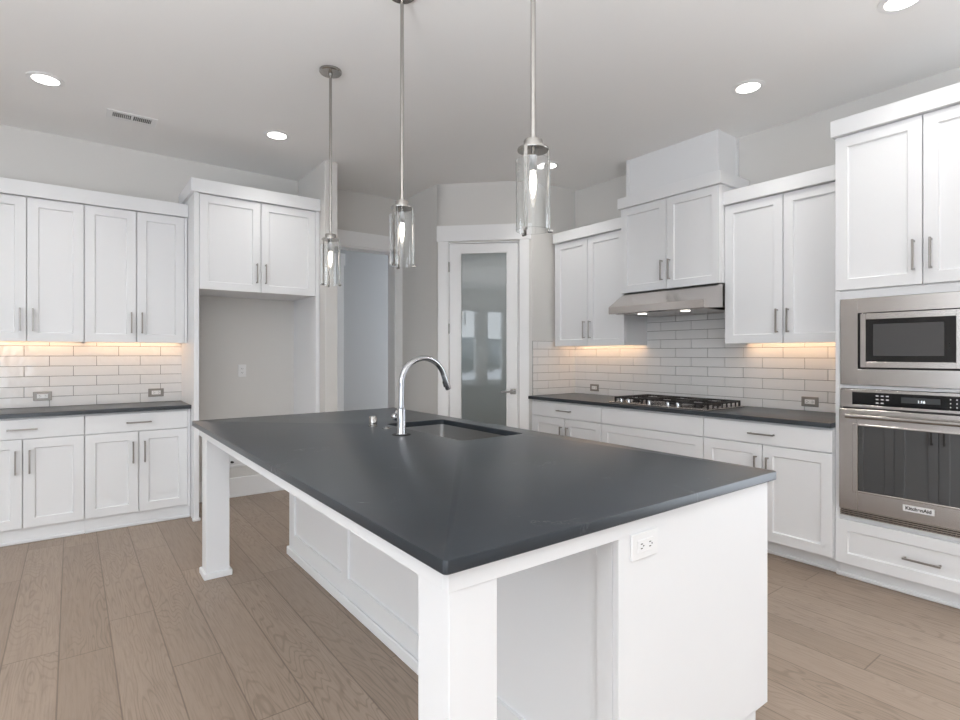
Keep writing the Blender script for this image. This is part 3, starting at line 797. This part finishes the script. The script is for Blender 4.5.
# working side (faces the cooktop wall; seen in the oven glass)
ws = Matrix.Translation((XE-1.5, YN-2.3, 0)) @ Matrix.Rotation(PI/2, 4, 'Z')
LY = YX-YN
def isl_front(name, x0, x1, z0, z1, hv=None, flat=False):
    bm = new()
    if flat: add_box(bm, x0+GAP, x1-GAP, 0, .02, z0, z1)
    else: add_shaker(bm, x0+GAP, x1-GAP, z0, z1, 0, .02)
    d = obj(name, bm, 'cab', isl); d.matrix_local = ws
    if hv: handle(hv[0], hv[1], hv[2], d)
for a, m2, b in ((.01, .29, .57), (.57, .85, 1.13), (1.15, 1.59, 2.03), (2.05, 2.37, 2.69)):
    isl_front('door', a, m2, .112, .868, (m2-.038, .71, True)); isl_front('door', m2, b, .112, .868, (m2+.038, .71, True))
SNK = (1.470, 1.862, 2.105, 2.875)
bm = new(); add_slab(bm, (.588, 1.976, .900, 3.730), ZS, .914, .012, SNK, .028, .004)
tag(obj('worktop', bm, 'stone', None, True), 'large dark stone worktop on the kitchen island with the sink cut into it', 'worktop')
# undermount sink
sk = thing('kitchen_sink', 'stainless undermount sink set in the island worktop', 'sink', ((SNK[0]+SNK[1])/2, (SNK[2]+SNK[3])/2, .664))
t = new()
hx, hy = (SNK[1]-SNK[0])/2+.004, (SNK[3]-SNK[2])/2+.004
def rg(g_, z, r): return [t.verts.new((x, y, z)) for x, y in rrect(-hx-g_, hx+g_, -hy-g_, hy+g_, r)]
rs = [rg(.02, .2195, .04), rg(0, .2195, .03), rg(-.004, .05, .03), rg(-.012, .02, .03), rg(-.035, .005, .03), rg(-.06, .002, .03)]
for a, b in zip(rs[:-1], rs[1:]):
    for k in range(len(a)): t.faces.new((a[k], a[(k+1) % len(a)], b[(k+1) % len(a)], b[k]))
t.faces.new(rs[-1]); bmesh.ops.recalc_face_normals(t, faces=t.faces[:])
for f in t.faces: f.normal_flip() if f.normal.z < -.5 else None
so = obj('basin', t, 'sinksteel', sk, True)
md_ = so.modifiers.new('Solidify', 'SOLIDIFY'); md_.thickness = .0015; md_.offset = 0
bm = new(); add_lathe(bm, [(0, .003), (.030, .003), (.044, .006), (.046, .004), (.046, .001), (0, .001)], (0, 0, 0), n=28); obj('drain', bm, 'chrome', sk, True)
# faucet
fx, fy = 1.337, 2.447
fc = thing('kitchen_faucet', 'tall chrome gooseneck pull-down faucet standing on the island beside the sink', 'faucet', (fx, fy, .914))
bm = new(); add_lathe(bm, [(0, 0), (.028, 0), (.028, .004), (.0235, .006), (.0225, .010), (.0225, .134), (.018, .138), (0, .138)], n=36); obj('body', bm, 'chrome', fc, True)
bm = new(); add_lathe(bm, [(0, 0.0005), (.047, .0005), (.047, .003), (.044, .004), (0, .004)], n=36)
bmesh.ops.scale(bm, vec=(1, 1, 1), verts=bm.verts[:]); obj('base_plate', bm, 'black', fc, True)
R_ = .131; top = .257
pts = [(0, 0, .136), (0, 0, .2)]+[(R_-R_*math.cos(a), 0, top+R_*math.sin(a)) for a in [PI*k/30 for k in range(0, 28)]]
bm = new(); add_tube(bm, pts, .0150, 20); obj('spout', bm, 'chrome', fc, True)
e0, e1 = Vector(pts[-2]), Vector(pts[-1]); dr = (e1-e0).normalized()
hp = [e1, e1+dr*.003, e1+dr*.078, e1+dr*.084]
bm = new(); add_tube(bm, hp, [.0150, .0154, .0158, .0140], 20); sh = obj('spray_head', bm, 'chrome', fc, True)
nrm = Vector((-dr.z, 0, dr.x)); 
if nrm.x > 0: nrm = -nrm
bm = new(); p_ = e1+dr*.045+nrm*.0165; add_tube(bm, [p_-dr*.014, p_+dr*.012, p_+dr*.018+nrm*.004], [.005, .006, .004], 10); obj('spray_button', bm, 'slot', sh, True)
bm = new(); add_cyl(bm, (0, .015, .085), (0, 1, 0), .012, .035, 20, .002); add_cyl(bm, (0, .048, .085), (0, 1, 0), .0185, .030, 24, .005)
add_tube(bm, [(0, .064, .095), (.006, .068, .108), (.010, .070, .116)], [.006, .0055, .0045], 12); obj('handle', bm, 'chrome', fc, True)
ag = thing('air_gap', 'short shiny cylinder air gap cap standing on the island behind the faucet', 'air gap', (1.372, 2.845, .914))
bm = new(); add_lathe(bm, [(0, 0), (.026, 0), (.026, .004), (.0215, .006), (.0215, .052), (.019, .056), (0, .057)], n=32); obj('cap', bm, 'nickel', ag, True)
bm = new(); add_box(bm, -.010, .010, -.0225, -.019, .012, .020, .001); obj('opening', bm, 'slot', ag)
ds = thing('disposal_button', 'tiny round metal push button on the island between the faucet and the air gap cap', 'button', (1.385, 2.702, .914))
bm = new(); add_lathe(bm, [(0, 0), (.024, 0), (.024, .003), (.018, .005), (0, .005)], n=28); obj('ring', bm, 'nickel', ds, True)
bm = new(); add_lathe(bm, [(0, .004), (.013, .004), (.013, .010), (0, .011)], n=24); obj('push_cap', bm, 'nickel', ds, True)

# ------------------------------------------------------------------ ceiling fixtures
pd = thing('pendant_lamp', 'glass tube pendant lamp over the far end of the island, farthest of the three', 'pendant lamp', (1.255, 3.184, HC), 0, 'glass tube pendants over the island')
bm = new(); add_lathe(bm, [(0, 0), (.066, 0), (.066, -.012), (.061, -.017), (.012, -.018), (.010, -.034), (0, -.034)], n=36); obj('canopy', bm, 'nickel', pd, True)
zc = 2.041-HC
bm = new(); add_cyl(bm, (0, 0, zc), (0, 0, 1), .0085, -zc-.02, 16); obj('stem', bm, 'nickel', pd, True)
bm = new(); add_lathe(bm, [(0, .008), (.030, .008), (.032, .004), (.032, -.020), (.0525, -.021), (.0535, -.024), (.0525, -.028), (0, -.028)], (0, 0, zc), n=40); cap = obj('cap', bm, 'nickel', pd, True)
zg1, zg0 = 1.980-HC, 1.742-HC
bm = new(); add_lathe(bm, [(.0555, zg0), (.0585, zg0), (.0585, zg1), (.0555, zg1)], n=48, close=True); obj('glass_tube', bm, 'glass', pd, True)
for k in range(3):
    a = math.radians(200+120*k)
    t = new(); add_box(t, .0500, .0535, -.006, .006, zg0-.006, zc-.024, .001)
    add_cyl(t, (.050, 0, zg0-.002), (1, 0, 0), .006, .016, 14)
    bm = new(); merge(bm, t, Matrix.Rotation(a, 4, 'Z')); obj('strap', bm, 'nickel', pd)
bm = new(); add_cyl(bm, (0, 0, 1.944-HC), (0, 0, 1), .0130, .052, 20); sk_ = obj('socket', bm, 'plastic', pd, True)
bm = new(); add_cyl(bm, (0, 0, 1.99-HC), (0, 0, 1), .006, .028, 14); obj('socket_rod', bm, 'nickel', pd, True)
bm = new(); zb = 1.945-HC
add_lathe(bm, [(.008, 0), (.010, -.016), (.0125, -.032), (.011, -.055), (.006, -.078), (.0025, -.092), (0, -.096)], (0, 0, zb), n=24); obj('bulb', bm, 'bulb', pd, True)
dup(pd, (1.255, 2.291, HC), 'glass tube pendant lamp above the middle of the island, the second of three')
dup(pd, (1.255, 1.373, HC), 'glass tube pendant lamp over the near end of the island, nearest of the three')
dl = thing('downlight', 'lit round ceiling downlight near the left edge of the photo', 'downlight', (-.13, 4.348, HC), 0, 'recessed ceiling lights')
bm = new(); add_lathe(bm, [(.068, -.0005), (.098, -.0005), (.098, -.004), (.080, -.008), (.070, -.007)], n=40, close=True); obj('trim_ring', bm, 'plastic', dl, True)
bm = new(); add_lathe(bm, [(0, -.001), (.073, -.001), (.072, -.0055), (0, -.006)], n=36); obj('lens', bm, 'lens', dl, True)
dsp = bpy.data.lights.new('downlight_beam', 'SPOT'); dsp.energy = 36; dsp.color = (1, .97, .93); dsp.spot_size = math.radians(125); dsp.spot_blend = 1; dsp.shadow_soft_size = .07
for p_ in ((-.13, 4.348), (1.288, 4.370), (3.470, 3.590), (3.480, 1.768), (3.225, .887)):
    o = bpy.data.objects.new('downlight_beam', dsp); C.objects.link(o); o.location = (p_[0], p_[1], HC-.012)
dup(dl, (1.288, 4.370, HC), 'lit round ceiling downlight in front of the refrigerator niche')
dup(dl, (3.470, 3.590, HC), 'lit round ceiling downlight in front of the pantry door, seen beside the near pendant')
dup(dl, (3.480, 1.768, HC), 'lit round ceiling downlight in front of the boxed chimney')
dup(dl, (3.225, .887, HC), 'lit round ceiling downlight cut by the top edge of the photo')
av = thing('air_vent', 'white slotted rectangular air vent in the ceiling', 'air vent', (.352, 4.682, HC), 0)
bm = new(); vw, vd = .153, .078
for a in ((-vw, vw, -vd, -vd+.032), (-vw, vw, vd-.032, vd), (-vw, -vw+.035, -vd+.032, vd-.032), (vw-.035, vw, -vd+.032, vd-.032), (-.008, .008, -vd+.032, vd-.032)): add_box(bm, a[0], a[1], a[2], a[3], -.006, -.0005, .001)
obj('frame', bm, 'plastic', av)
box_obj('duct_opening', (-vw+.02, vw-.02, -vd+.02, vd-.02, -.0012, -.0005), 'slot', av, 0)
for half in (-1, 1):
    for k in range(9):
        xx = half*(.014+k*.0115+.006); bm = new()
        t = new(); add_box(t, -.0012, .0012, -vd+.032, vd-.032, -.007, .001, 0)
        merge(bm, t, Matrix.Translation((xx, 0, 0)) @ Matrix.Rotation(half*.5, 4, 'Y')); obj('slat', bm, 'plastic', av)
